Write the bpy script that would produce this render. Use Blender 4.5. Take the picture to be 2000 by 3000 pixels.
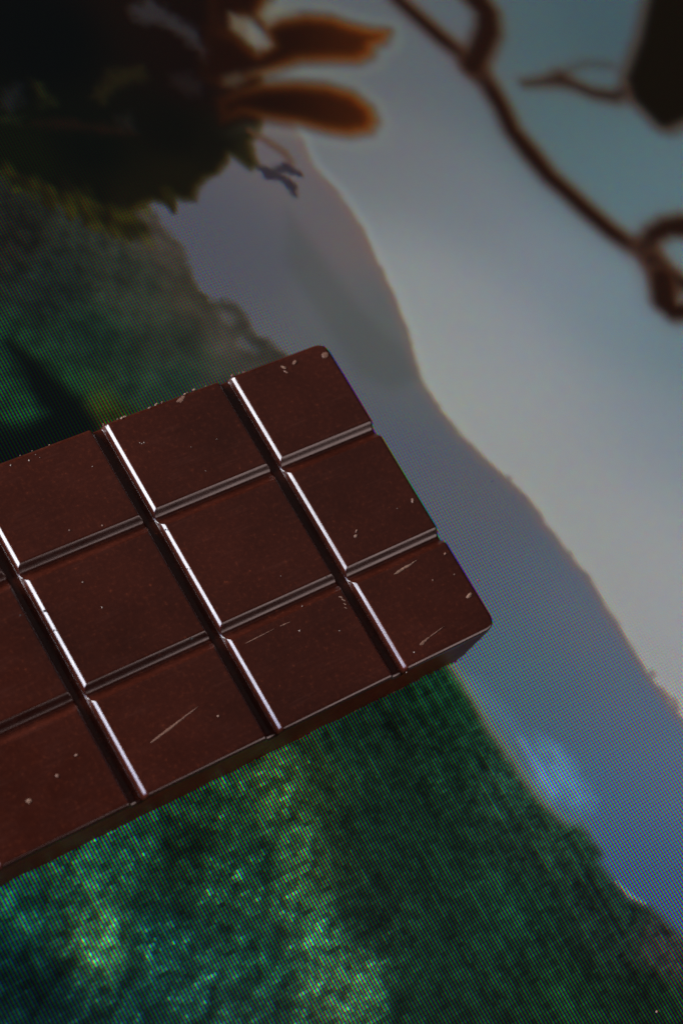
# A dark chocolate bar lying on a glowing television screen, close-up.
import bpy, math, random
import numpy as np
from mathutils import Matrix, Vector

S = 0.000496                      # one screen pixel (0.496 mm) is the modelling unit
scene = bpy.context.scene
for o in list(bpy.data.objects):
    bpy.data.objects.remove(o)

# ------------------------------------------------------------------ camera, light, exposure
OX, OY = 291, 136
def W(x, y, z=0.0):               # screen-pixel units -> metres
    return Vector(((x - OX) * S, (y - OY) * S, z * S))

cam_d = bpy.data.cameras.new('camera')
cam = bpy.data.objects.new('camera', cam_d)
scene.collection.objects.link(cam)
cam.matrix_world = Matrix.Translation(W(0, 0, 494.002)) @ Matrix([[0.804424, 0.331036, -0.493272], [-0.488, 0.84174, -0.230932], [0.33876, 0.426483, 0.838662]]).to_4x4()
cam_d.sensor_fit = 'VERTICAL'
cam_d.sensor_height = 36.0
cam_d.lens = 70.211
cam_d.clip_start, cam_d.clip_end = 0.01, 20.0
cam_d.dof.use_dof = True
cam_d.dof.focus_distance = 549 * S
cam_d.dof.aperture_fstop = 20.0
cam_d.dof.aperture_blades = 0
scene.camera = cam

world = bpy.data.worlds.new('World')
scene.world = world
world.use_nodes = True
bg = world.node_tree.nodes['Background']
bg.inputs['Color'].default_value = (0.80, 0.86, 1.0, 1)
bg.inputs['Strength'].default_value = 0.010

scene.view_settings.view_transform = 'Standard'
scene.view_settings.look = 'None'
scene.view_settings.exposure = 0.0
scene.view_settings.gamma = 1.0
scene.view_settings.use_curve_mapping = False
scene.render.engine = 'CYCLES'
scene.cycles.use_denoising = True
scene.cycles.use_adaptive_sampling = False
scene.cycles.max_bounces = 5

BAR_MID = W(230, 130, 21)
def area_light(name, direction, dist, sx, sy, power, color):
    d = bpy.data.lights.new(name, 'AREA')
    d.shape = 'RECTANGLE'
    d.size, d.size_y = sx, sy
    d.energy, d.color = power, color
    o = bpy.data.objects.new(name, d)
    scene.collection.objects.link(o)
    v = Vector(direction).normalized()
    o.location = BAR_MID + v * dist
    o.rotation_euler = (-v).to_track_quat('-Z', 'Y').to_euler()
    return o
area_light('window_light', (-0.79, 0.57, 0.31), 0.75, 0.70, 0.30, 33.0, (0.90, 0.94, 1.0))
area_light('blue_fill_light', (-0.975, 0.09, 0.31), 0.78, 0.13, 0.30, 2.2, (0.46, 0.52, 1.0))  # dim blue lamp added beside the window light to tint the lower groove strips
area_light('room_light', (0.58, -0.62, 0.54), 0.80, 0.36, 0.44, 3.1, (1.0, 0.74, 0.70))
area_light('sheen_fill_light', (0.55, 0.35, 0.87), 0.90, 0.45, 0.45, 0.10, (1.0, 0.9, 0.88))  # unseen lamp added only for a faint sheen on the square tops


# ------------------------------------------------------------------ helpers
def tag(o, label=None, cat=None, group=None, kind=None):
    for k, v in (('label', label), ('category', cat), ('group', group), ('kind', kind)):
        if v:
            o[k] = v
    return o
def link(o, parent=None):
    scene.collection.objects.link(o)
    if parent is not None:
        o.parent = parent
    return o
class Nodes:
    def __init__(self, name):
        self.m = bpy.data.materials.new(name)
        self.m.use_nodes = True
        self.t = self.m.node_tree
        self.b = self.t.nodes['Principled BSDF']
    def n(self, kind, **props):
        nd = self.t.nodes.new(kind)
        for k, v in props.items():
            setattr(nd, k, v)
        return nd
    def l(self, a, b):
        self.t.links.new(a, b)
    def math(self, op, a, b=None, c=None):
        nd = self.n('ShaderNodeMath', operation=op)
        for i, v in enumerate((a, b, c)):
            if v is None:
                continue
            if isinstance(v, (int, float)):
                nd.inputs[i].default_value = v
            else:
                self.l(v, nd.inputs[i])
        return nd.outputs[0]
    def ramp(self, fac, stops):
        nd = self.n('ShaderNodeValToRGB')
        e = nd.color_ramp.elements
        while len(e) < len(stops):
            e.new(0.5)
        for el, (p, c) in zip(e, stops):
            el.position = p
            el.color = c if len(c) == 4 else (*c, 1)
        self.l(fac, nd.inputs[0])
        return nd.outputs[0]
    def noise(self, vec, scale, detail=3, rough=0.55):
        nd = self.n('ShaderNodeTexNoise')
        nd.inputs['Scale'].default_value = scale
        nd.inputs['Detail'].default_value = detail
        nd.inputs['Roughness'].default_value = rough
        self.l(vec, nd.inputs['Vector'])
        return nd.outputs[0]
    def mapping(self, vec, scale=(1, 1, 1), rot=(0, 0, 0)):
        nd = self.n('ShaderNodeMapping')
        nd.inputs['Scale'].default_value = scale
        nd.inputs['Rotation'].default_value = rot
        self.l(vec, nd.inputs['Vector'])
        return nd.outputs[0]

# ------------------------------------------------------------------ the television screen
# The picture shown on the screen: one flat colour per screen pixel, the red, green and
# blue stripes of each pixel are made in the material.
rng = np.random.default_rng(7)
def axis(lo, hi, margin, far, step):
    return np.concatenate([np.arange(lo - margin - far, lo - margin, step), np.arange(lo - margin, hi + margin), np.arange(hi + margin, hi + margin + far + 1, step)])
gx = axis(130, 530, 15, 240, 6.0)
gy = axis(-45, 335, 15, 240, 6.0)
CX, CY = np.meshgrid((gx[:-1] + gx[1:]) / 2, (gy[:-1] + gy[1:]) / 2)
Q = np.stack([CX.ravel(), CY.ravel()], 1)
N = len(Q)

def smooth(e0, e1, x):
    t = np.clip((x - e0) / (e1 - e0), 0, 1)
    return t * t * (3 - 2 * t)
def vnoise(x, y, seed):
    r = np.random.default_rng(seed).random((256, 256))
    xi, yi = np.floor(x).astype(int), np.floor(y).astype(int)
    fx, fy = x - xi, y - yi
    fx, fy = fx * fx * (3 - 2 * fx), fy * fy * (3 - 2 * fy)
    a = r[xi % 256, yi % 256]; b = r[(xi + 1) % 256, yi % 256]
    c = r[xi % 256, (yi + 1) % 256]; d = r[(xi + 1) % 256, (yi + 1) % 256]
    return (a * (1 - fx) + b * fx) * (1 - fy) + (c * (1 - fx) + d * fx) * fy
def fbm(sx, sy, seed, oct=4, ang=0.0, warp=0.0):
    c, s = math.cos(ang), math.sin(ang)
    x, y = (Q[:, 0] * c + Q[:, 1] * s), (-Q[:, 0] * s + Q[:, 1] * c)
    if warp:
        x = x + warp * (vnoise(Q[:, 0] / 9, Q[:, 1] / 9, seed + 90) - 0.5)
        y = y + warp * (vnoise(Q[:, 0] / 9, Q[:, 1] / 9, seed + 91) - 0.5)
    v, amp, tot = 0, 1, 0
    for k in range(oct):
        v = v + amp * vnoise(x / sx * 2 ** k + 37 * k, y / sy * 2 ** k + 11 * k, seed + k)
        tot += amp; amp *= 0.55
    return v / tot
def seg_dist(a, b):
    a, b = np.array(a, float), np.array(b, float)
    d = b - a
    t = np.clip(((Q - a) @ d) / max(d @ d, 1e-9), 0, 1)
    return np.hypot(*(Q - a - t[:, None] * d).T), t
def sd_poly(pts):                 # signed distance, negative inside
    dist = np.full(N, 1e9); inside = np.zeros(N, bool)
    for i in range(len(pts)):
        a, b = pts[i - 1], pts[i]
        dist = np.minimum(dist, seg_dist(a, b)[0])
        if a[1] != b[1]:
            cond = (a[1] > Q[:, 1]) != (b[1] > Q[:, 1])
            xx = (b[0] - a[0]) * (Q[:, 1] - a[1]) / (b[1] - a[1]) + a[0]
            inside ^= cond & (Q[:, 0] < xx)
    return np.where(inside, -dist, dist)
def sd_stroke(pts, widths):
    out = np.full(N, 1e9)
    for i in range(len(pts) - 1):
        d, t = seg_dist(pts[i], pts[i + 1])
        out = np.minimum(out, d - (widths[i] * (1 - t) + widths[i + 1] * t))
    return out
def field(cps, power=3.0, soft=30.0):        # smooth colour field through control points
    num, den = np.zeros((N, 3)), np.zeros(N)
    for (x, y), c in cps:
        w = 1.0 / (((Q[:, 0] - x) ** 2 + (Q[:, 1] - y) ** 2) + soft) ** (power / 2)
        num += w[:, None] * np.array(c, float); den += w
    return num / den[:, None]
pic = np.zeros((N, 3))
def over(mask, col):
    global pic
    m = mask[:, None]
    pic = pic * (1 - m) + np.array(col, float) * m
CXD = Q @ np.array([5.711, -3.286]) + -454.04
# --- sky, with view-angle and lens darkening at the top painted into its colours
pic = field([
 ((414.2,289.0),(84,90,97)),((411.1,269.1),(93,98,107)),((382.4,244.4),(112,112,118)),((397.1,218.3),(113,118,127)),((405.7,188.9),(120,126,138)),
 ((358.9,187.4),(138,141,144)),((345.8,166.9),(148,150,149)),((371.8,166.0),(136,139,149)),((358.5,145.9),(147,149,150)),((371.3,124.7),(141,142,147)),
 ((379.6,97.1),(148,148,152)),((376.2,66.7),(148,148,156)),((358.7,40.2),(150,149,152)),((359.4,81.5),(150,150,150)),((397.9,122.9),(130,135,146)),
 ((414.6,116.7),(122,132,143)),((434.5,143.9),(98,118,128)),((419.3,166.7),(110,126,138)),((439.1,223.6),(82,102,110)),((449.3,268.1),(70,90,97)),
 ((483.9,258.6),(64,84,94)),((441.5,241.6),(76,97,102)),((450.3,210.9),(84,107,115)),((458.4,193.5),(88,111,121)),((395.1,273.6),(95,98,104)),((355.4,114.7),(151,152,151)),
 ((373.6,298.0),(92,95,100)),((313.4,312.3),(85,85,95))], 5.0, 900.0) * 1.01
# --- far hazy mountain, its ridge brown-rimmed against the bright sky
ridge = [(346.5,281.8),(348.2,267.0),(348.2,258.2),(346.7,246.3),(349.7,233.2),(350.4,220.9),(348.6,207.8),(347.8,196.2),(344.7,182.2),(339.6,167.5),(339.9,157.6),(341.4,146.5),(344.3,135.0),(348.2,125.5),(351.3,116.0),(352.0,105.7),(353.2,95.3),(354.9,88.0),(354.8,77.1),(355.3,67.6),(355.0,57.0),(355.5,50.7),(356.1,42.5),(357.3,36.3),(368.1,-6.0)]
far_hill = sd_poly(ridge + [(304.3,-110.0),(108.1,-0.9),(216.2,299.1)])
far_hill = far_hill + 1.6 * (fbm(4, 4, 31, 3) - 0.5)
hill_col = field([
 ((340.3,244.8),(112,100,102)),((344.0,219.6),(120,101,99)),((316.4,218.5),(90,89,98)),((325.6,200.4),(106,104,106)),((336.8,180.0),(108,107,108)),
 ((331.5,185.2),(88,89,88)),((320.7,175.9),(97,97,104)),((333.5,158.4),(99,101,103)),((319.8,147.4),(90,93,112)),((325.0,134.4),(97,97,107)),
 ((334.6,122.8),(101,98,106)),((325.2,95.5),(94,100,117)),((338.9,77.6),(104,106,122)),((318.8,60.6),(86,106,122)),((334.6,46.3),(96,107,127)),
 ((325.5,21.1),(84,106,132)),((341.2,21.1),(96,110,132)),((320.4,2.0),(74,100,130)),((314.9,30.3),(84,112,136)),((314.3,71.5),(86,112,124)),
 ((323.9,80.8),(88,106,120)),((322.0,-10.0),(78,96,122)),((308.6,227.7),(94,92,102)),((297.7,231.3),(88,86,98)),((340.6,230.9),(104,99,105)),((323.8,111.5),(92,97,112))], 5.0, 400.0) * np.array([0.90, 0.92, 0.94])
over(1 - smooth(-1.6, 0.9, far_hill), hill_col)
over(0.36 * np.exp(-((far_hill + 1.6) / 1.6) ** 2), (122, 94, 86))
over(0.18 * np.exp(-((far_hill - 1.8) / 1.8) ** 2), (162, 165, 158))
for c, w in (((356.1,52.3), 1.2), ((355.6,46.4), 1.5), ((356.2,44.3), 1.3), ((357.3,42.0), 1.5), ((357.1,40.0), 1.2), ((348.3,125.7), 1.0), ((353.1,96.2), 1.0)):
    over(0.6 * (1 - smooth(w - 0.9, w + 0.9, np.hypot(Q[:, 0] - c[0], Q[:, 1] - c[1]))), (104, 92, 98))
# folded inner ridge
fold = sd_poly([(329.1,234.6),(330.9,220.4),(332.6,206.4),(333.7,194.3),(336.5,185.1),(340.2,177.2),(339.6,165.9),(327.6,165.3),(319.9,174.6),(318.7,194.6),(317.7,218.0)])
over(0.5 * (1 - smooth(-4, 3.0, fold)), (76, 78, 78))
# --- hazy wooded slope on the near left
slope = sd_poly([(276.2,258.0),(285.8,248.3),(286.3,241.6),(288.6,234.2),(288.1,227.8),(286.9,221.7),(286.9,217.2),(288.3,214.1),(291.5,212.4),(294.7,209.0),(295.5,205.5),(295.7,200.6),(295.9,197.3),(297.9,194.7),(299.2,191.4),(306.1,184.4),(270.9,125.2),(156.2,171.8),(219.5,306.3)])
slope = slope + 4.6 * (fbm(5.0, 5.0, 51, 4) - 0.5)
slope_col = field([
 ((287.0,234.8),(70,66,60)),((285.7,215.6),(64,62,52)),((290.2,201.2),(74,72,66)),((293.5,190.5),(68,66,60)),((267.1,226.8),(46,54,46)),((241.8,235.3),(27,37,33)),((238.1,250.7),(34,36,30)),
 ((269.0,202.3),(46,56,47)),((245.2,213.8),(28,50,40)),((249.3,193.9),(34,56,45)),((231.0,200.5),(24,58,38)),((265.7,191.0),(40,62,52)),((274.5,184.7),(56,58,52)),
 ((216.6,205.7),(26,60,40)),((218.2,217.2),(22,48,34)),((216.3,196.9),(22,58,38)),((239.7,189.7),(52,62,20)),((190.0,215.4),(20,60,40))], 4.0)
mott, tree = fbm(12, 9, 61, 3, 0.4), fbm(3.2, 3.6, 62, 3, 0.4)
near = 1 - smooth(150, 520, CXD)              # haze thins towards the near trees
slope_col = slope_col * np.array([0.90, 0.86, 0.84]) * (1 + (0.5 * (mott - 0.5) + (0.15 + 0.55 * near) * (tree - 0.5)))[:, None]
over(1 - smooth(-1.8, 1.6, slope), slope_col)
# pale gaps in the tree crown on the slope's edge
for c, rx in (((289.5,205.5), 2.4), ((289.9,196.5), 2.2), ((288.2,207.5), 1.6), ((293.1,193.8), 1.5)):
    d = np.hypot(Q[:, 0] - c[0], Q[:, 1] - c[1]) + 3 * (fbm(3, 3, 71, 2) - 0.5)
    over(0.42 * (1 - smooth(rx - 1.8, rx + 1.6, d)), (94, 93, 96))
# black crooked trunk left of the bar
trunk = sd_stroke([(222.6,220.2), (225.3,211.7), (226.2,203.8), (228.3,195.5), (226.2,188.8), (218.3,184.3), (208.8,182.1)], [1.0, 3.2, 5.0, 6.0, 8.5, 10, 12])
trunk = trunk + 2.0 * (fbm(5, 5, 73, 2) - 0.5)
over(0.95 * (1 - smooth(-3.5, 3.5, trunk)), (4, 10, 8))
over(0.9 * (1 - smooth(-4, 6, sd_stroke([(206.2,193.3), (211.3,187.0), (228.0,186.6)], [4, 5, 4]))), (5, 14, 10))
# --- dark green forest below the bar
forest = sd_poly([(295.4,85.5),(296.1,78.5),(296.8,68.8),(296.7,58.7),(297.4,51.1),(298.1,42.3),(299.4,34.5),(301.2,28.7),(303.3,25.7),(307.1,22.7),(307.2,18.9),(307.9,13.6),(305.3,11.3),(306.4,6.6),(308.2,-0.8),(311.1,-3.9),(313.0,-6.3),(314.7,-10.6),(317.6,-17.9),(323.2,-41.1),(280.9,-97.0),(73.3,18.4),(135.5,153.7)])
forest = forest + 1.4 * (fbm(5, 5, 80, 3) - 0.5)
forest_col = field([
 ((286.8,74.6),(16,62,38)),((267.5,68.8),(18,50,34)),((255.5,74.2),(20,56,38)),((240.4,74.0),(42,84,50)),((282.3,55.1),(22,70,46)),((291.1,44.0),(34,84,62)),
 ((262.4,36.4),(17,54,36)),((254.0,47.2),(18,52,36)),((294.1,24.3),(30,72,52)),((276.1,9.5),(18,62,42)),((300.4,-2.3),(26,60,46)),((274.4,-16.5),(18,60,36)),((298.4,-28.6),(16,50,30)),
 ((312.0,-19.0),(50,66,60)),((246.1,10.8),(18,56,38)),((235.4,29.2),(20,52,36)),((231.7,-0.2),(16,50,34)),((231.4,71.2),(46,90,52)),((211.5,73.6),(32,82,52)),((194.7,68.3),(24,66,44)),
 ((213.6,52.8),(26,76,52)),((224.7,47.5),(50,100,62)),((184.0,73.3),(30,92,66)),((165.7,75.6),(30,90,64)),((151.4,72.4),(20,80,62)),((140.4,63.0),(8,50,46)),((145.3,48.4),(6,40,38)),
 ((166.9,56.1),(52,120,80)),((178.3,50.6),(14,62,50)),((180.5,30.7),(22,78,62)),((201.8,32.6),(22,80,58)),((215.6,32.3),(44,104,72)),((216.6,15.1),(60,120,82)),((168.2,36.9),(12,54,46)),((189.7,21.1),(34,96,74))], 4.0)
left = 1 - smooth(-6, 26, (sd_poly([(227.4,86.7),(230.9,58.0),(225.2,34.1),(221.1,3.7),(206.6,-19.7),(94.2,39.9),(135.5,127.7)])))
leafy = fbm(1.9, 1.5, 91, 2, 0.0)
bough_ = 0.6 * fbm(5, 3.4, 93, 3, 0.35) + 0.4 * fbm(16, 12, 94, 2, 0.5)
streak = 0.5 * fbm(1.7, 40, 99, 2, 0.0) + 0.5 * fbm(9, 12, 97, 4, 0.3, 3)
gain = ((0.38 + 0.95 * smooth(0.1, 0.9, bough_)) * (0.45 + 1.05 * leafy) + 0.08) * left + (0.20 + 1.15 * streak + 0.75 * (leafy - 0.3)) * (1 - left)
glint = smooth(0.60, 0.85, leafy) * smooth(0.45, 0.7, bough_) * left
forest_col = forest_col * gain[:, None] + glint[:, None] * np.array([24, 44, 30])
forest_col = forest_col * 0.92 + forest_col.mean(axis=1, keepdims=True) * np.array([0.14, 0.05, 0.06])
over(1 - smooth(-2.2, 2.2, forest), forest_col * np.array([1.0, 0.90, 0.95]))
# warm fringe, then the pale water falling beside the forest edge
edge = np.exp(-((forest - 1.0) / 2.2) ** 2) * (1 - smooth(0, 26, seg_dist((295.9,78.7), (301.1,39.5))[0] - 3))
over(0.38 * edge, (128, 128, 104))
fall = 5.0 * (fbm(4, 5, 107, 3) - 0.5) + sd_poly([(305.9,51.0),(309.9,51.3),(313.4,46.6),(314.8,41.2),(316.2,34.7),(315.6,28.5),(312.0,26.2),(307.8,29.3),(303.2,32.8),(302.4,38.9),(303.8,45.4)])
over((0.10 + 0.75 * fbm(3, 6, 105, 3, -0.15)) * (1 - smooth(-4, 3.5, fall)), (116, 160, 196))
over(0.5 * (1 - smooth(-1.0, 2.0, sd_stroke([(304.1,52.5), (304.3,43.7), (304.4,35.8)], [0.4, 1.0, 1.0]))), (120, 150, 190))
over(0.25 * (1 - smooth(-2, 4, sd_stroke([(299.8,73.3), (301.8,65.1), (304.2,53.9)], [1.5, 2.0, 1.5]))), (108, 138, 164))
over(0.6 * (1 - smooth(-0.6, 1.0, sd_stroke([(307.8,4.5), (309.3,-0.4), (312.3,-4.6)], [0.2, 0.6, 0.2]))), (150, 160, 160))
# bright leafy streaks running down the forest
for pts, w, a in (([(230.9,72.8), (227.4,56.9), (223.3,41.6)], 2.4, 0.5), ([(219.6,34.2), (219.5,17.5), (220.0,4.2), (219.6,-7.9)], 4.0, 0.55), ([(167.5,60.8), (166.4,52.6), (161.2,46.5)], 2.8, 0.6), ([(167.8,79.6), (170.8,73.1), (171.2,64.1)], 2.2, 0.45)):
    d = sd_stroke(pts, [w] * len(pts)) + 5 * (bough_ - 0.5)
    over(0.5 * a * (1 - smooth(-2, 4.5, d)) * smooth(0.3, 0.75, leafy), (92, 160, 112))
# --- out-of-focus plants in front: dark serrated leaf mass at upper left
def blob(pts, soft, rough=0.0, seed=1, size=5):
    d = sd_poly(pts)
    return d + rough * (fbm(size, size, seed, 3) - 0.5)
fringe = blob([(223.1,284.2),(246.7,273.7),(251.5,265.7),(257.1,259.1),(265.2,251.6),(270.4,244.2),(280.7,243.4),(286.9,254.6),(274.2,268.6),(251.8,283.6)], 2, 16, 111, 4)
over(0.8 * (1 - smooth(-3, 3, fringe)), field([((251.0,267.5),(46,46,10)),((260.2,256.5),(40,34,14)),((273.6,247.3),(58,50,12)),((246.7,273.7),(30,34,10))]) * (0.3 + 1.4 * fbm(2.4, 4.5, 113, 3, 0.4))[:, None])
leaf = blob([(251.4,374.0),(369.6,346.0),(351.4,302.1),(346.5,281.8),(336.8,265.1),(330.2,260.1),(328.0,252.1),(324.9,251.7),(322.5,256.2),(320.9,258.4),(316.7,255.5),(313.2,252.9),(308.5,252.6),(304.7,250.8),(301.4,246.4),(297.3,247.7),(294.3,250.3),(292.9,246.1),(291.0,248.3),(288.1,250.6),(283.0,249.9),(279.8,248.6),(276.8,241.3),(276.3,244.8),(272.5,241.9),(271.8,246.2),(270.4,250.6),(263.6,254.4),(258.2,261.2),(254.3,268.1),(244.9,275.9),(213.5,293.5)], 2, 1.6, 120, 6)
leaf_col = field([((282.3,313.7),(3,5,4)),((276.4,272.9),(5,8,4)),((307.6,272.0),(8,8,4)),((336.0,299.0),(18,7,4)),((338.9,280.4),(26,11,5)),((300.7,253.7),(18,15,5)),((280.6,251.6),(18,15,5)),((327.2,255.8),(30,26,12)),((319.1,263.4),(13,11,5)),((270.4,261.4),(9,10,4)),((255.9,274.1),(10,14,4)),((324.7,287.9),(16,7,4)),((331.9,321.8),(18,8,4))], 4.0)
over(1 - smooth(-2.0, 2.0, leaf), leaf_col)
over(0.35 * np.exp(-((leaf + 0.8) / 1.4) ** 2), (60, 48, 14))
for pts in ([(270.3,253.2), (270.3,248.0), (270.4,243.4)], [(274.8,251.8), (274.5,246.2), (274.7,240.7)], [(267.4,255.8), (266.2,252.1), (263.6,249.7)], [(294.3,252.3), (293.3,247.9), (292.4,245.2)], [(262.0,260.0), (261.5,256.0), (259.8,253.3)], [(259.2,263.3), (256.6,260.5), (256.2,258.0)]):
    over(0.8 * (1 - smooth(-0.8, 1.5, sd_stroke(pts, [2.0, 1.3, 0.5]))), (30, 26, 6))
for k in range(60):                            # olive flecks of leaf under the dark mass
    q = np.random.default_rng(200 + k).random(4)
    c = np.array((247.1,274.4)) * (1 - q[0]) + np.array((277.9,246.7)) * q[0] + np.array([0.0, -14.0]) * q[1] + np.array([3.0, 4.0])
    over(0.45 * (1 - smooth(0.0, 3.0, np.hypot(Q[:, 0] - c[0], (Q[:, 1] - c[1]) * 0.6))), np.array([54, 50, 12]) * (0.35 + q[2]) if q[3] < 0.6 else np.array([16, 13, 8]))
# dim gaps between the leaves
for pts, col, a in (
  ([(317.1,320.3), (325.4,320.8), (330.4,313.2), (334.5,304.8), (334.2,295.9), (331.2,293.6), (328.7,301.0), (324.7,308.9), (315.7,313.5)], (66, 64, 70), 0.55),
  ([(316.8,291.6), (324.3,290.2), (326.9,285.9), (322.7,280.8), (318.6,283.0), (315.5,287.7)], (46, 38, 38), 0.4),
  ([(298.1,298.9), (310.2,297.3), (309.8,292.2), (296.9,290.6), (290.4,287.3), (288.5,291.3)], (34, 28, 10), 0.75),
  ([(292.5,282.4), (297.4,282.7), (295.9,275.5), (291.2,277.2)], (40, 34, 30), 0.5),
  ([(262.2,301.4), (267.6,301.5), (265.3,295.5), (259.6,293.2), (256.9,295.4)], (46, 44, 50), 0.45),
  ([(272.7,302.6), (275.3,300.2), (275.5,291.6), (270.5,292.3)], (34, 34, 12), 0.7),
  ([(255.8,293.2), (264.1,290.3), (260.5,289.0), (254.7,291.0)], (30, 34, 16), 0.6),
  ([(262.8,287.8), (274.6,286.9), (288.2,280.3), (295.7,273.8), (285.0,277.3), (271.1,283.2)], (30, 16, 8), 0.7)):
    over(a * (1 - smooth(-3.2, 2.6, sd_poly(pts) + 3 * (fbm(3, 3, 131, 2) - 0.5))), col)
# orange-brown petals glowing at their rims
def petal(pts, soft=4.2):
    d = sd_poly(pts)
    right = smooth(470, 640, CXD)
    over(0.18 * right * np.exp(-((d - 4.5) / 2.4) ** 2), (132, 134, 116))
    body = np.array([26, 9, 3]) + (np.exp(-((d + 0.6) / 2.8) ** 2) * (0.2 + 0.8 * right))[:, None] * np.array([46, 25, 4]) + np.array([32, 14, 1]) * smooth(600, 880, CXD)[:, None]
    over((1 - smooth(-soft * 0.7, soft, d)) * smooth(420, 520, CXD), body)
petal([(350.6,328.1),(374.8,318.2),(360.2,305.3),(358.9,300.1),(353.2,305.3),(345.7,298.2),(339.5,305.3)])
petal([(338.0,305.7),(346.6,299.8),(350.4,291.5),(356.5,293.4),(358.2,300.3),(364.9,301.3),(375.0,300.4),(383.9,297.1),(388.7,293.0),(395.3,288.8),(401.6,286.4),(397.4,283.2),(392.9,282.5),(389.4,279.2),(383.4,278.3),(374.3,281.2),(363.5,283.9),(354.3,283.2),(345.1,282.2),(333.1,282.0),(324.7,287.9)])
petal([(327.6,278.3),(336.3,280.2),(345.5,279.9),(357.5,276.8),(367.5,272.9),(374.9,267.4),(377.9,260.5),(376.9,255.4),(372.5,252.4),(364.5,253.3),(357.8,256.7),(350.4,261.9),(341.1,266.5),(333.5,271.0),(324.8,270.4)])
for pts, col, a in (([(359.3,303.7), (364.3,307.9), (367.2,305.3), (372.4,302.0), (365.3,302.0), (359.5,299.6)], (116, 108, 92), 0.6), ([(349.3,308.1), (353.0,305.0), (355.6,297.3), (356.6,293.1), (354.2,291.9), (349.3,295.4), (346.5,302.5)], (112, 104, 92), 0.75),
                    ([(334.4,285.9), (339.5,285.9), (340.2,282.7), (336.0,281.2), (332.8,283.0)], (72, 60, 48), 0.7)):
    over(a * (1 - smooth(-2.2, 2.6, sd_poly(pts))), col)
# small curled stem and seed head under the petals
over(0.65 * (1 - smooth(-0.8, 1.6, sd_stroke([(332.4,264.6), (336.3,258.2), (338.9,254.0), (339.5,249.9)], [0.8, 1.2, 1.2, 0.8]))), (86, 58, 44))
head = sd_stroke([(328.4,250.6), (331.0,247.7), (333.5,244.9), (334.5,241.4), (334.6,238.7)], [1.2, 2.2, 1.6, 1.8, 1.0])
over(0.9 * (1 - smooth(-1.0, 1.4, np.minimum(head, sd_stroke([(330.7,248.7), (336.3,248.1), (339.6,245.1)], [1.2, 1.8, 0.8])) + 2.5 * (fbm(2.6, 2.6, 141, 2) - 0.5))), (44, 37, 45))
# branch crossing the sky
def bough(pts, w, soft, a=1.0):
    soft = soft * 1.75
    d = sd_stroke(pts, w)
    over(0.22 * a * (1 - smooth(0, soft * 2.2, d)), (96, 80, 78))
    body = np.array([31, 14, 7]) + np.array([22, 14, 8]) * smooth(-2.5, 1.0, d)[:, None]
    over(a * (1 - smooth(-soft * 0.7, soft, d)), body)
bough([(409.7,315.1),(412.6,297.1),(415.8,288.6),(419.3,279.1),(423.4,270.4),(425.1,264.2),(425.9,256.5),(425.6,247.2),(424.0,237.4),(425.3,227.8),(426.9,217.2),(429.7,209.9),(432.3,202.2),(436.6,191.3),(440.2,185.1),(444.9,180.5),(445.3,174.0),(444.4,167.1)], [2.2,2.2,2.4,2.6,2.8,4.2,3.2,2.9,2.9,3.4,3.0,2.9,3.0,2.9,3.0,3.6,4.2,4.6], 2.6)
bough([(424.8,265.3),(432.3,270.8),(439.1,276.6),(443.1,283.3),(442.5,289.3),(440.9,297.5)], [3.8,4.2,4.4,4.0,4.4,5.0], 2.8)
bough([(444.9,180.5),(451.9,184.6),(458.8,185.6),(465.7,183.8),(475.4,176.9)], [3.4,3.2,3.4,4.2,5.0], 2.6)
bough([(445.5,175.7),(447.3,169.7),(451.5,164.3),(459.0,154.9)], [3.6,3.2,3.0,3.0], 2.6)
bough([(444.6,168.8),(440.2,161.3),(440.8,156.7),(446.5,154.7),(459.0,152.2)], [4.0,4.6,3.4,3.2,3.0], 2.6)
bough([(440.2,253.0),(447.3,251.7),(454.7,250.8),(459.1,246.8),(464.0,242.0),(471.7,238.2),(480.5,239.0)], [0.5,1.2,2.6,1.8,1.8,2.2,3.0], 2.8, 0.85)
bough([(455.0,251.1),(461.6,253.4),(469.0,253.7),(478.1,250.4)], [1.6,0.6,0.4,0.4], 3.0, 0.4)
big = sd_poly([(530.5,282.8),(501.2,253.9),(485.7,241.4),(483.5,234.8),(485.9,225.2),(495.0,226.1),(549.8,228.3),(584.8,273.4)]) - 6.0
over(0.40 * (1 - smooth(0, 7, big)), (92, 78, 80))
over(1 - smooth(-5.0, 5.0, big), np.array([17, 11, 4]) + np.array([34, 20, 12]) * np.exp(-((big) / 2.2) ** 2)[:, None])
# faint soft colour drift of the haze
pic = pic * (0.985 + 0.03 * fbm(60, 60, 150, 2))[:, None]


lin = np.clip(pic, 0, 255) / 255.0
lin = np.where(lin <= 0.04045, lin / 12.92, ((lin + 0.055) / 1.055) ** 2.4)

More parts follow.
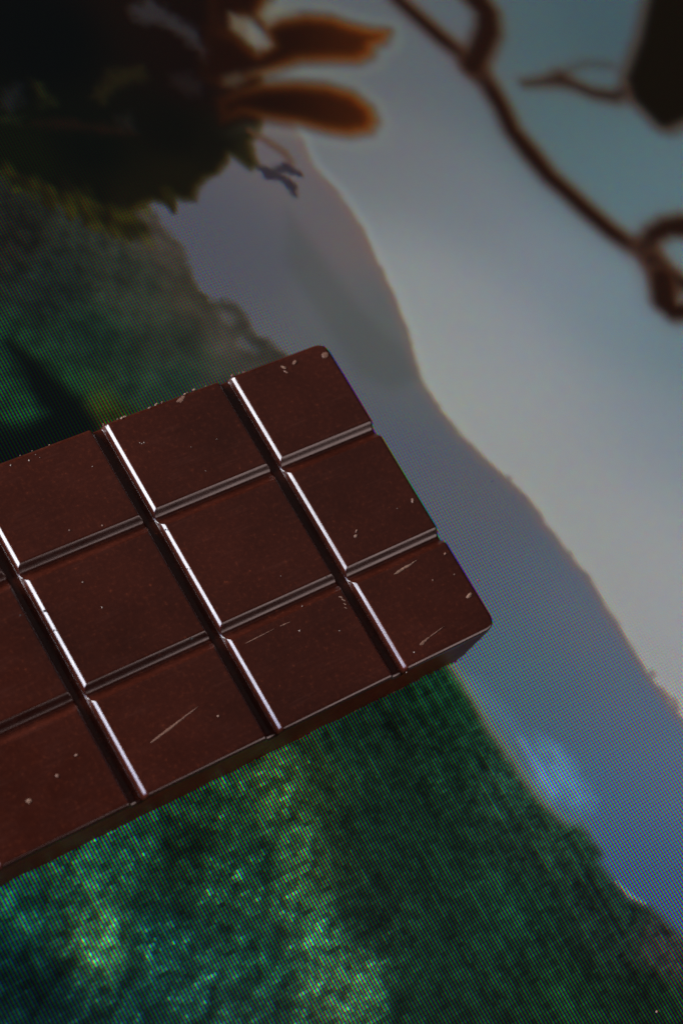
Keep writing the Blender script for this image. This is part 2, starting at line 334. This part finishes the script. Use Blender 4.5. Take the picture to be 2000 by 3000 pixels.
m = Nodes('lit_pixels')
tc = m.n('ShaderNodeTexCoord').outputs['Object']
sep = m.n('ShaderNodeSeparateXYZ')
m.l(tc, sep.inputs[0])
fx = m.math('FRACT', m.math('ADD', m.math('DIVIDE', sep.outputs[0], S), 1000.0))
fy = m.math('FRACT', m.math('ADD', m.math('DIVIDE', sep.outputs[1], S), 1000.0))
def stripe(v, centre, inner, outer):
    nd = m.n('ShaderNodeMapRange', interpolation_type='SMOOTHSTEP')
    m.l(m.math('ABSOLUTE', m.math('SUBTRACT', v, centre)), nd.inputs[0])
    nd.inputs[1].default_value, nd.inputs[2].default_value = inner, outer
    nd.inputs[3].default_value, nd.inputs[4].default_value = 1.0, 0.0
    return nd.outputs[0]
rowm = stripe(fy, 0.5, 0.40, 0.50)
comb = m.n('ShaderNodeCombineXYZ')
for k, c in enumerate((1 / 6, 0.5, 5 / 6)):
    m.l(m.math('MULTIPLY', stripe(fx, c, 0.10, 0.23), rowm), comb.inputs[k])
att = m.n('ShaderNodeAttribute', attribute_name='picture')
vm = m.n('ShaderNodeVectorMath', operation='MULTIPLY')
m.l(att.outputs['Color'], vm.inputs[0]); m.l(comb.outputs[0], vm.inputs[1])
m.l(vm.outputs[0], m.b.inputs['Emission Color'])
m.b.inputs['Emission Strength'].default_value = 1.0 / (0.33 * 0.90)
m.b.inputs['Base Color'].default_value = (0.0012, 0.0012, 0.0014, 1)
m.b.inputs['Roughness'].default_value = 0.30
m.b.inputs['Specular IOR Level'].default_value = 0.04
m.m.cycles.emission_sampling = 'NONE'
MAT_PIX = m.m

m = Nodes('black_plastic')
tc = m.n('ShaderNodeTexCoord').outputs['Object']
m.l(m.ramp(m.noise(tc, 900), [(0.3, (0.010, 0.010, 0.011)), (0.7, (0.018, 0.018, 0.020))]), m.b.inputs['Base Color'])
m.b.inputs['Roughness'].default_value = 0.5
MAT_PLASTIC = m.m

tv = link(bpy.data.objects.new('television', None))
tag(tv, 'glowing flat television screen showing a misty green mountain landscape under the chocolate', 'television')
nx, ny = len(gx), len(gy)
VX, VY = np.meshgrid((gx - OX) * S, (gy - OY) * S)
co = np.stack([VX.ravel(), VY.ravel(), np.zeros(nx * ny)], 1).astype(np.float32)
I, J = np.meshgrid(np.arange(nx - 1), np.arange(ny - 1))
a = (J * nx + I).ravel()
quads = np.stack([a, a + 1, a + nx + 1, a + nx], 1).astype(np.int32)
me = bpy.data.meshes.new('display_panel')
me.vertices.add(len(co)); me.vertices.foreach_set('co', co.ravel())
me.loops.add(quads.size); me.loops.foreach_set('vertex_index', quads.ravel())
me.polygons.add(len(quads))
me.polygons.foreach_set('loop_start', np.arange(0, quads.size, 4, dtype=np.int32))
me.update(calc_edges=True)
at = me.attributes.new('picture', 'FLOAT_COLOR', 'FACE')
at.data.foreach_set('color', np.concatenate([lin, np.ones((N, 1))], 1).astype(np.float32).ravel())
me.materials.append(MAT_PIX)
panel = link(bpy.data.objects.new('display_panel', me), tv)
panel['label'] = 'lit screen of tiny red, green and blue pixel stripes'
# the pixel raster must start on a whole pixel: shift texture origin by the object's own origin
panel.location = (0, 0, 0)

x0, x1 = (gx[0] - OX) * S, (gx[-1] - OX) * S
y0, y1 = (gy[0] - OY) * S, (gy[-1] - OY) * S
def box(name, lo, hi, mat, parent):
    (ax, ay, az), (bx, by, bz) = lo, hi
    vs = [(ax, ay, az), (bx, ay, az), (bx, by, az), (ax, by, az), (ax, ay, bz), (bx, ay, bz), (bx, by, bz), (ax, by, bz)]
    fs = [(0, 3, 2, 1), (4, 5, 6, 7), (0, 1, 5, 4), (1, 2, 6, 5), (2, 3, 7, 6), (3, 0, 4, 7)]
    me = bpy.data.meshes.new(name); me.from_pydata(vs, [], fs); me.materials.append(mat)
    return link(bpy.data.objects.new(name, me), parent)
box('back_cover', (x0 - 0.002, y0 - 0.002, -0.022), (x1 + 0.002, y1 + 0.002, -0.0012), MAT_PLASTIC, tv)

# ------------------------------------------------------------------ the chocolate bar
def chocolate(name, spec, rough, dull, tone=1.0):
    m = Nodes(name)
    tc = m.n('ShaderNodeTexCoord').outputs['Object']
    sp = m.noise(tc, 1500, 4, 0.65)
    broad = m.noise(tc, 75, 4, 0.6)
    mot = m.ramp(sp, [(0.25, tuple(tone * c for c in (0.021, 0.0040, 0.0021))), (0.55, tuple(tone * c for c in (0.027, 0.0052, 0.0026))), (0.68, tuple(tone * c for c in (0.040, 0.0080, 0.0036))), (0.80, (0.090, 0.019, 0.008))])
    mix = m.n('ShaderNodeMix', data_type='RGBA', blend_type='MULTIPLY')
    mix.inputs[0].default_value = 0.8
    m.l(mot, mix.inputs[6])
    m.l(m.ramp(broad, [(0.3, (0.66, 0.66, 0.66)), (0.7, (1.3, 1.25, 1.25))]), mix.inputs[7])
    fine = m.noise(m.mapping(tc, (150, 3000, 3000), (0, 0, -0.12)), 1.0, 4, 0.65)       # faint rubbed streaks
    smudge = m.noise(m.mapping(tc, (1, 1.6, 1), (0, 0, 0.6)), 210, 4, 0.6)
    wear = m.math('MULTIPLY', m.ramp(fine, [(0.46, (0, 0, 0)), (0.72, (1, 1, 1))]), m.ramp(smudge, [(0.46, (0.1, 0.1, 0.1)), (0.66, (1, 1, 1))]))
    bloom = m.n('ShaderNodeMix', data_type='RGBA')
    m.l(m.math('MULTIPLY', wear, 0.06), bloom.inputs[0])
    m.l(mix.outputs[2], bloom.inputs[6])
    bloom.inputs[7].default_value = (0.12, 0.042, 0.030, 1)
    m.l(bloom.outputs[2], m.b.inputs['Base Color'])
    ro = m.math('ADD', m.math('MULTIPLY', fine, 0.04), m.math('MULTIPLY_ADD', smudge, 0.22, rough))
    m.l(ro, m.b.inputs['Roughness'])
    bump = m.n('ShaderNodeBump')
    bump.inputs['Strength'].default_value = dull
    bump.inputs['Distance'].default_value = 0.00003
    m.l(m.math('ADD', m.math('MULTIPLY', fine, 0.5), m.noise(tc, 4000, 4)), bump.inputs['Height'])
    m.l(bump.outputs[0], m.b.inputs['Normal'])
    m.b.inputs['IOR'].default_value = 1.45
    m.b.inputs['Specular IOR Level'].default_value = spec
    return m.m
MAT_CHOC = chocolate('dark_chocolate', 0.42, 0.12, 0.16, 0.72)
MAT_SIDE = chocolate('dull_chocolate_side', 0.06, 0.30, 0.5, 2.2)

def simple(name, dark, light, scale, rough):
    m = Nodes(name)
    tc = m.n('ShaderNodeTexCoord').outputs['Object']
    m.l(m.ramp(m.noise(tc, scale, 4), [(0.3, dark), (0.7, light)]), m.b.inputs['Base Color'])
    m.b.inputs['Roughness'].default_value = rough
    return m.m
MAT_CRUMB = simple('pale_chocolate_crumb', (0.035, 0.014, 0.008), (0.16, 0.085, 0.052), 3000, 0.7)
MAT_SCUFF = simple('scuffed_chocolate', (0.045, 0.017, 0.010), (0.13, 0.062, 0.038), 4000, 0.6)
MAT_PIT_SHADE = simple('pit_shade_colour', (0.002, 0.001, 0.001), (0.006, 0.003, 0.002), 3000, 0.8)  # near-black colour stands in for the shade inside a pit
MAT_SPECK = simple('pale_dust', (0.06, 0.04, 0.03), (0.24, 0.19, 0.16), 3000, 0.8)

PU, PV, TOP = 42.209, 36.806, 21.60
UR = -6.879                          # right end of the bar along u
VE = 49.330                          # half width of the bar
BX, BY, BA = 309.893, 131.137, 0.01492
NCOL = 6
UL = -(NCOL - 1) * PU - (UR + PU)
GR_U = [-PU * k for k in range(1, NCOL)]
GR_V = [-PV / 2, PV / 2]
HALF_U, WALL_U, DEPTH_U = 2.85, 0.84, 0.90    # cross grooves: bevelled shoulders, steep below, flat floor
DEEP_U, FOOT_U = 2.4, 0.40
HALF_V, WALL_V, DEPTH_V = 2.6, 2.6, 1.95      # long grooves: a rounded cove
FIL = 1.3
CORNER = 4.2
bar = link(bpy.data.objects.new('chocolate_bar', None))
bar.location = W(BX, BY, 0.04)
bar.rotation_euler = (0, 0, BA)
tag(bar, 'dark brown chocolate bar scored into rectangles lying on the glowing screen', 'chocolate')

def groove_z(d, half, wall, depth):
    """height below the top at distance d from a groove's centre line"""
    d = abs(d)
    if d >= half + (0.22 if half > wall + 0.01 else 0.42):
        return 0.0
    floor = half - wall
    sh = 0.22 if half > wall + 0.01 else 0.42    # shoulder rounding
    if floor < 0.01:                             # soft cove: tight shoulder, wide bowl
        x = min(d / (half + 0.42), 1.0)
        return -depth * 0.5 * (1 + math.cos(math.pi * x ** 1.15))
    if d <= floor - FOOT_U:
        return -DEEP_U - 0.15 * (1 - (d / (floor - FOOT_U)) ** 2)
    if d <= floor:
        return -depth - (DEEP_U - depth) * (floor - d) / FOOT_U
    t = (d - floor) / wall                       # straight wall with softened ends
    z = -depth * (1 - t)
    if d > half - sh:                            # rounded shoulder
        k = (d - (half - sh)) / (2 * sh)
        z = -depth * sh / wall * (1 - k) ** 2
    return z
def coords(lo, hi, lo_edge, hi_edge, half, wall):
    """samples across one rectangle, dense over grooves and rounded rims"""
    f = half - wall
    k = 0.22 if f > 0.01 else 0.42
    sh = [half - k, half - 0.65 * k, half - 0.3 * k, half + 0.05 * k, half + 0.4 * k, half + k, half + 0.7, half + 1.4]
    g = ([0, (f - FOOT_U) * 0.4, (f - FOOT_U) * 0.8, f - FOOT_U, f - FOOT_U + 0.03, f - 0.02, f + 0.03, f + 0.25, f + 0.5] if f > 0.01 else [half * q for q in (0, 0.10, 0.20, 0.29, 0.37, 0.45, 0.52, 0.59, 0.66, 0.73, 0.79)]) + sh
    e = [0, 0.03, 0.08, 0.16, 0.26, 0.38, 0.52, 0.70, 0.90, 1.1, 1.3, 2.0, 2.8, 3.5, CORNER, CORNER + 1]
    out = [lo + t for t in (e if lo_edge else g)] + [hi - t for t in (e if hi_edge else g)]
    a, b = max(out[:len(e if lo_edge else g)]), min(out[len(e if lo_edge else g):])
    n = max(3, int((b - a) / 2.6))
    out += [a + (b - a) * k / n for k in range(1, n)]
    return sorted(out)
def rim(t):
    t = max(0.0, min(t, FIL))
    return -(FIL - math.sqrt(max(FIL * FIL - (FIL - t) ** 2, 0)))
def build_square(u0, u1, v0, v1, seed):
    r = random.Random(seed)
    eu0, eu1 = abs(u0 - UL) < 1e-6, abs(u1 - UR) < 1e-6
    ev0, ev1 = abs(v0 + VE) < 1e-6, abs(v1 - VE) < 1e-6
    us = coords(u0, u1, eu0, eu1, HALF_U, WALL_U)
    vs = coords(v0, v1, ev0, ev1, HALF_V, WALL_V)
    lift, tu, tv_ = r.uniform(-0.04, 0.04), r.uniform(-0.0012, 0.0012), r.uniform(-0.0012, 0.0012)
    V, F = [], []
    mu, mv = (u0 + u1) / 2, (v0 + v1) / 2
    for v in vs:
        for u in us:
            z = min(min(groove_z(u - g, HALF_U, WALL_U, DEPTH_U) for g in GR_U), min(groove_z(v - g, HALF_V, WALL_V, DEPTH_V) for g in GR_V))
            near_g = min(GR_U, key=lambda g: abs(u - g))
            if abs(u - near_g) > 0.5:            # hand-poured, slightly wavy walls
                z += 0.030 * math.sin(v * 0.21 + near_g) * smooth1((HALF_U + 1.2 - abs(u - near_g)) * 4) + 0.012 * math.sin(v * 0.83 + 2 * near_g) * smooth1((HALF_U + 0.8 - abs(u - near_g)) * 4)
            inner = smooth1(min(abs(u - g) for g in GR_U) - HALF_U) * smooth1(min(abs(v - g) for g in GR_V) - HALF_V)
            z += inner * (lift + tu * (u - mu) + tv_ * (v - mv))
            t = min((u - UL), (UR - u), (v + VE), (VE - v))
            z += rim(t)
            # rounded outer corners of the bar (square corner mapped onto a quarter disc)
            pu, pv = u, v
            for su, cu in ((1, UR - CORNER), (-1, UL + CORNER)):
                for sv, cv in ((1, VE - CORNER), (-1, -VE + CORNER)):
                    x, y = su * (u - cu) / CORNER, sv * (v - cv) / CORNER
                    if x > 0 and y > 0:
                        pu = cu + su * CORNER * x * math.sqrt(1 - y * y / 2)
                        pv = cv + sv * CORNER * y * math.sqrt(1 - x * x / 2)
            V.append([pu, pv, TOP + z])
    nu, nv = len(us), len(vs)
    for j in range(nv - 1):
        for i in range(nu - 1):
            k = j * nu + i
            F.append((k, k + 1, k + nu + 1, k + nu))
    # boundary loop, counter-clockwise
    loop = [i for i in range(nu)] + [j * nu + nu - 1 for j in range(1, nv)] + [(nv - 1) * nu + i for i in range(nu - 2, -1, -1)] + [j * nu for j in range(nv - 2, 0, -1)]
    L = len(loop)
    outer = []
    for k in loop:
        i, j = k % nu, k // nu
        outer.append((i == 0 and eu0) or (i == nu - 1 and eu1) or (j == 0 and ev0) or (j == nv - 1 and ev1))
    nrm = []
    for q in range(L):
        a, b = V[loop[q - 1]], V[loop[(q + 1) % L]]
        k = loop[q]; i, j = k % nu, k // nu
        nx_, ny_ = b[1] - a[1], -(b[0] - a[0])
        # along straight edges use the edge's own normal so that neighbours meet exactly
        p = V[k]
        if outer[q]:
            fu = (i == nu - 1 and eu1) - (i == 0 and eu0)
            fv = (j == nv - 1 and ev1) - (j == 0 and ev0)
            near_u = min(UR - p[0], p[0] - UL) < CORNER
            near_v = VE - abs(p[1]) < CORNER
            if not (near_u and near_v):
                nx_, ny_ = fu, fv
        h = math.hypot(nx_, ny_) or 1
        nrm.append((nx_ / h, ny_ / h))
    n_top = len(F)
    prev = loop
    rings = ((0.06, 0.02), (0.35, 0.08), (0.75, 0.16), (0.95, 0.30), (1.0, 0.22))
    for fz, outset in rings:
        cur = []
        for q in range(L):
            p = V[loop[q]]
            o = outset if outer[q] else 0.0
            if outer[q] and fz > 0.9:
                o += 0.22 * math.sin(p[0] * 1.9 + 3 * math.sin(p[1] * 0.7)) * math.sin(p[0] * 0.43 + p[1] * 0.9) ** 2
            cur.append(len(V))
            V.append([p[0] + nrm[q][0] * o, p[1] + nrm[q][1] * o, p[2] * (1 - fz)])
        for q in range(L):
            q2 = (q + 1) % L
            if outer[q] and outer[q2]:
                F.append((prev[q2], prev[q], cur[q], cur[q2]))
        prev = cur
    F.append(tuple(reversed(prev)))              # underside
    me = bpy.data.meshes.new('square')
    me.from_pydata([(x * S, y * S, z * S) for x, y, z in V], [], F)
    me.polygons.foreach_set('use_smooth', [True] * (len(F) - 1) + [False])
    me.materials.append(MAT_CHOC)
    me.materials.append(MAT_SIDE)
    me.polygons.foreach_set('material_index', [0] * n_top + [1] * (len(F) - n_top))
    me.update()
    return link(bpy.data.objects.new('square', me), bar)
def smooth1(t):
    t = max(0.0, min(1.0, t / 4.0))
    return t * t * (3 - 2 * t)

u_lines = [UR] + GR_U + [UL]
v_lines = [-VE] + GR_V + [VE]
squares = {}
for c in range(NCOL):
    for r_ in range(3):
        squares[c, r_] = build_square(u_lines[c + 1], u_lines[c], v_lines[r_], v_lines[r_ + 1], 100 + c * 3 + r_)

# ------------------------------------------------------------------ wear, crumbs and dust on the bar
def square_at(u, v):
    for c in range(NCOL):
        if u_lines[c + 1] <= u <= u_lines[c] or c == NCOL - 1:
            for r_ in range(3):
                if v_lines[r_] <= v <= v_lines[r_ + 1] or r_ == 2:
                    return squares[c, r_]
drng = random.Random(5)
def lump(name, parent, x, y, z, rx, ry, rz, ang, mat, rough=0.35):
    """small uneven lump: a jittered low sphere, half sunk"""
    V, F = [], []
    n, k = 9, 4
    for j in range(k + 1):
        ph = math.pi / 2 * (1 - j / k) - (0.5 if j == k else 0)
        for i in range(n if j else 1):
            th = 2 * math.pi * i / n
            q = 1 + drng.uniform(-rough, rough) * (1 if j else 0.3)
            a, b, c = rx * math.cos(ph) * math.cos(th) * q, ry * math.cos(ph) * math.sin(th) * q, rz * math.sin(ph) * (1 + drng.uniform(-rough, rough))
            V.append(((x + a * math.cos(ang) - b * math.sin(ang)) * S, (y + a * math.sin(ang) + b * math.cos(ang)) * S, (z + c) * S))
    for i in range(n):
        F.append((0, 1 + i, 1 + (i + 1) % n))
    for j in range(1, k):
        for i in range(n):
            a, b = 1 + (j - 1) * n + i, 1 + (j - 1) * n + (i + 1) % n
            F.append((a, a + n, b + n, b))
    me = bpy.data.meshes.new(name); me.from_pydata(V, [], F); me.materials.append(mat)
    return link(bpy.data.objects.new(name, me), parent)
def scratch(p, q, w, mat, h=0.05):
    """raised, tapering ridge of scraped chocolate"""
    n = 12
    V, F = [], []
    dx, dy = q[0] - p[0], q[1] - p[1]
    L = math.hypot(dx, dy); nx_, ny_ = -dy / L, dx / L
    for i in range(n + 1):
        t = i / n
        ww = w * (math.sin(math.pi * min(1, t * 1.0 + 0.02)) ** 0.5 * (1 - 0.6 * t) + 0.05) * drng.uniform(0.7, 1.2)
        off = drng.uniform(-0.15, 0.15) * w
        cx, cy = p[0] + dx * t + nx_ * off, p[1] + dy * t + ny_ * off
        for s_, z in ((-1, -0.01), (0, h), (1, -0.01)):
            V.append(((cx + nx_ * ww * s_) * S, (cy + ny_ * ww * s_) * S, (TOP + 0.05 + z) * S))
    for i in range(n):
        for j in (0, 1):
            a = i * 3 + j
            F.append((a, a + 1, a + 4, a + 3))
    me = bpy.data.meshes.new('scratch'); me.from_pydata(V, [], F); me.materials.append(mat)
    return link(bpy.data.objects.new('scratch', me), square_at((p[0] + q[0]) / 2, (p[1] + q[1]) / 2))
for p, q, w, mt in (((-116.30, -36.97), (-99.79, -33.58), 0.34, MAT_SCUFF), ((-27.79, -23.28), (-18.88, -22.26), 0.45, MAT_CRUMB), ((-32.44, -44.50), (-28.33, -43.64), 0.5, MAT_SCUFF),
                    ((-78.81, -23.56), (-68.68, -23.16), 0.16, MAT_SCUFF), ((-67.11, -23.19), (-63.73, -23.26), 0.2, MAT_SCUFF), ((-28.33, -43.64), (-22.55, -42.71), 0.15, MAT_SCUFF)):
    scratch(p, q, w, mt)
for p, rx, ry, a, mt in (((-96.12, -38.17), 0.38, 0.36, 0, MAT_CRUMB), ((-152.12, -37.01), 0.75, 0.6, 0.3, MAT_CRUMB), ((-10.09, -37.91), 1.2, 0.5, 0.3, MAT_CRUMB), ((-32.13, -8.58), 0.6, 0.4, 0.4, MAT_CRUMB),
                         ((-31.14, -7.39), 0.6, 0.2, 0.6, MAT_SCUFF), ((-23.84, 46.09), 0.9, 0.45, 2.2, MAT_CRUMB), ((-23.89, 44.42), 0.7, 0.3, 2.2, MAT_SCUFF), ((-9.44, 45.08), 1.3, 0.8, 0.4, MAT_SCUFF), ((-19.82, 46.28), 1.0, 0.5, 0.4, MAT_SCUFF),
                         ((-142.56, -34.29), 0.5, 0.4, 0, MAT_SCUFF), ((-135.51, -31.55), 0.5, 0.35, 0, MAT_SCUFF), ((-58.16, 47.97), 1.6, 0.7, 0.3, MAT_SCUFF), ((-9.74, -5.76), 0.8, 0.4, 1.0, MAT_SCUFF), ((-4.84, -35.01), 0.3, 0.3, 0, MAT_SCUFF),
                         ((-9.72, -23.93), 0.5, 0.3, 0.3, MAT_SCUFF), ((-17.87, -29.44), 0.25, 0.25, 0, MAT_CRUMB), ((-10.72, -30.54), 0.25, 0.2, 0, MAT_CRUMB), ((-98.16, 22.19), 0.3, 0.25, 0, MAT_SCUFF), ((-107.13, 24.38), 0.3, 0.25, 0, MAT_CRUMB)):
    lump('crumb', square_at(*p), p[0], p[1], TOP, rx, ry, 0.16, a, mt)
for p, rx in (((-35.21, -45.60), 0.22), ((-51.99, -31.24), 0.22), ((-62.66, -26.56), 0.30), ((-92.11, 38.81), 0.16), ((-107.41, 46.91), 0.22), ((-112.74, 47.49), 0.25), ((-104.94, 47.81), 0.16), ((-104.25, 46.54), 0.14),
              ((-76.11, 40.23), 0.2), ((-75.67, 39.82), 0.2), ((-74.97, 39.89), 0.2), ((-62.87, 25.65), 0.15), ((-54.74, 33.08), 0.2), ((-59.17, -10.48), 0.14), ((-40.54, -49.71), 0.2), ((-36.44, -48.58), 0.15), ((-58.11, -20.66), 0.2), ((-111.04, 9.71), 0.2), ((-109.80, 1.31), 0.24), ((-62.98, 33.68), 0.12),
              ((-15.63, -6.16), 0.12)):
    lump('dust_speck', square_at(*p), p[0], p[1], TOP, rx, rx * drng.uniform(0.5, 1), 0.14, drng.uniform(0, 3), MAT_SPECK)
for p, r_ in (((-91.60, -16.31), 0.42), ((-124.30, 6.55), 0.45), ((-124.58, 0.72), 0.33), ((-130.65, 7.95), 0.3), ((-82.65, 1.82), 0.26), ((-82.48, 14.37), 0.3), ((-46.62, -16.05), 0.2)):
    lump('air_bubble_shade', square_at(*p), p[0], p[1], TOP - 0.03, r_, r_ * 0.8, 0.10, 0.5, MAT_PIT_SHADE, 0.15)  # low lumps without a hole, pit shade put into their colour
# broken corner of one rectangle
for p, rx, ry in (((-46.19, -22.93), 0.9, 0.35), ((-45.98, -23.91), 0.8, 0.3), ((-46.27, -25.12), 0.8, 0.25), ((-46.68, -26.16), 0.5, 0.2)):
    lump('chip', square_at(p[0] - 1, p[1]), p[0], p[1], TOP - 0.25, rx, ry, 0.35, -0.9, MAT_CRUMB)
# crumbs clinging to the far rim
for k in range(30):
    t = drng.random()
    a, b = (((-80.02, 48.46), (-55.98, 48.76)), ((-40.26, 48.92), (-35.30, 49.07)), ((-55.98, 48.76), (-45.04, 48.60)), ((-109.46, 48.17), (-80.45, 48.29)))[(0, 0, 0, 1, 2, 3)[k % 6]]
    u = a[0] + (b[0] - a[0]) * t
    r_ = 0.10 + 0.34 * drng.random() ** 2
    lump('crumb', square_at(u, VE - 0.4), u, VE - drng.uniform(-0.05, 0.5), TOP - drng.uniform(0.1, 0.5), r_ * 1.4, r_ * 0.8, r_ * 0.7, drng.uniform(-0.5, 0.5), MAT_CRUMB if k % 3 else MAT_SCUFF)
# crumbs along the foot of the near side
for k in range(60):
    u = UR - 3 - abs(drng.gauss(0, 1)) * 34
    r_ = drng.uniform(0.10, 0.26)
    lump('crumb', square_at(u, -VE + 0.4), u, -VE - 0.25 - drng.uniform(0, 0.25), drng.choice((0, 0, 0.1, 1.2)) * drng.random(), r_ * 1.5, r_, r_, 0, MAT_CRUMB)
# ------------------------------------------------------------------ loose crumbs on the screen
for (x, y), r_, lab in (((297.51, -31.34), 0.5, 'tiny pale crumb lying on the dark green part of the screen'), ((342.26, 126.88), 0.35, 'tiny pale crumb lying on the grey hazy part of the screen')):
    o = lump('chocolate_crumb', None, 0, 0, 0.02, r_, r_ * 0.8, r_ * 0.7, 0.4, MAT_CRUMB)
    o.location = W(x, y, 0)
    tag(o, lab, 'crumb')
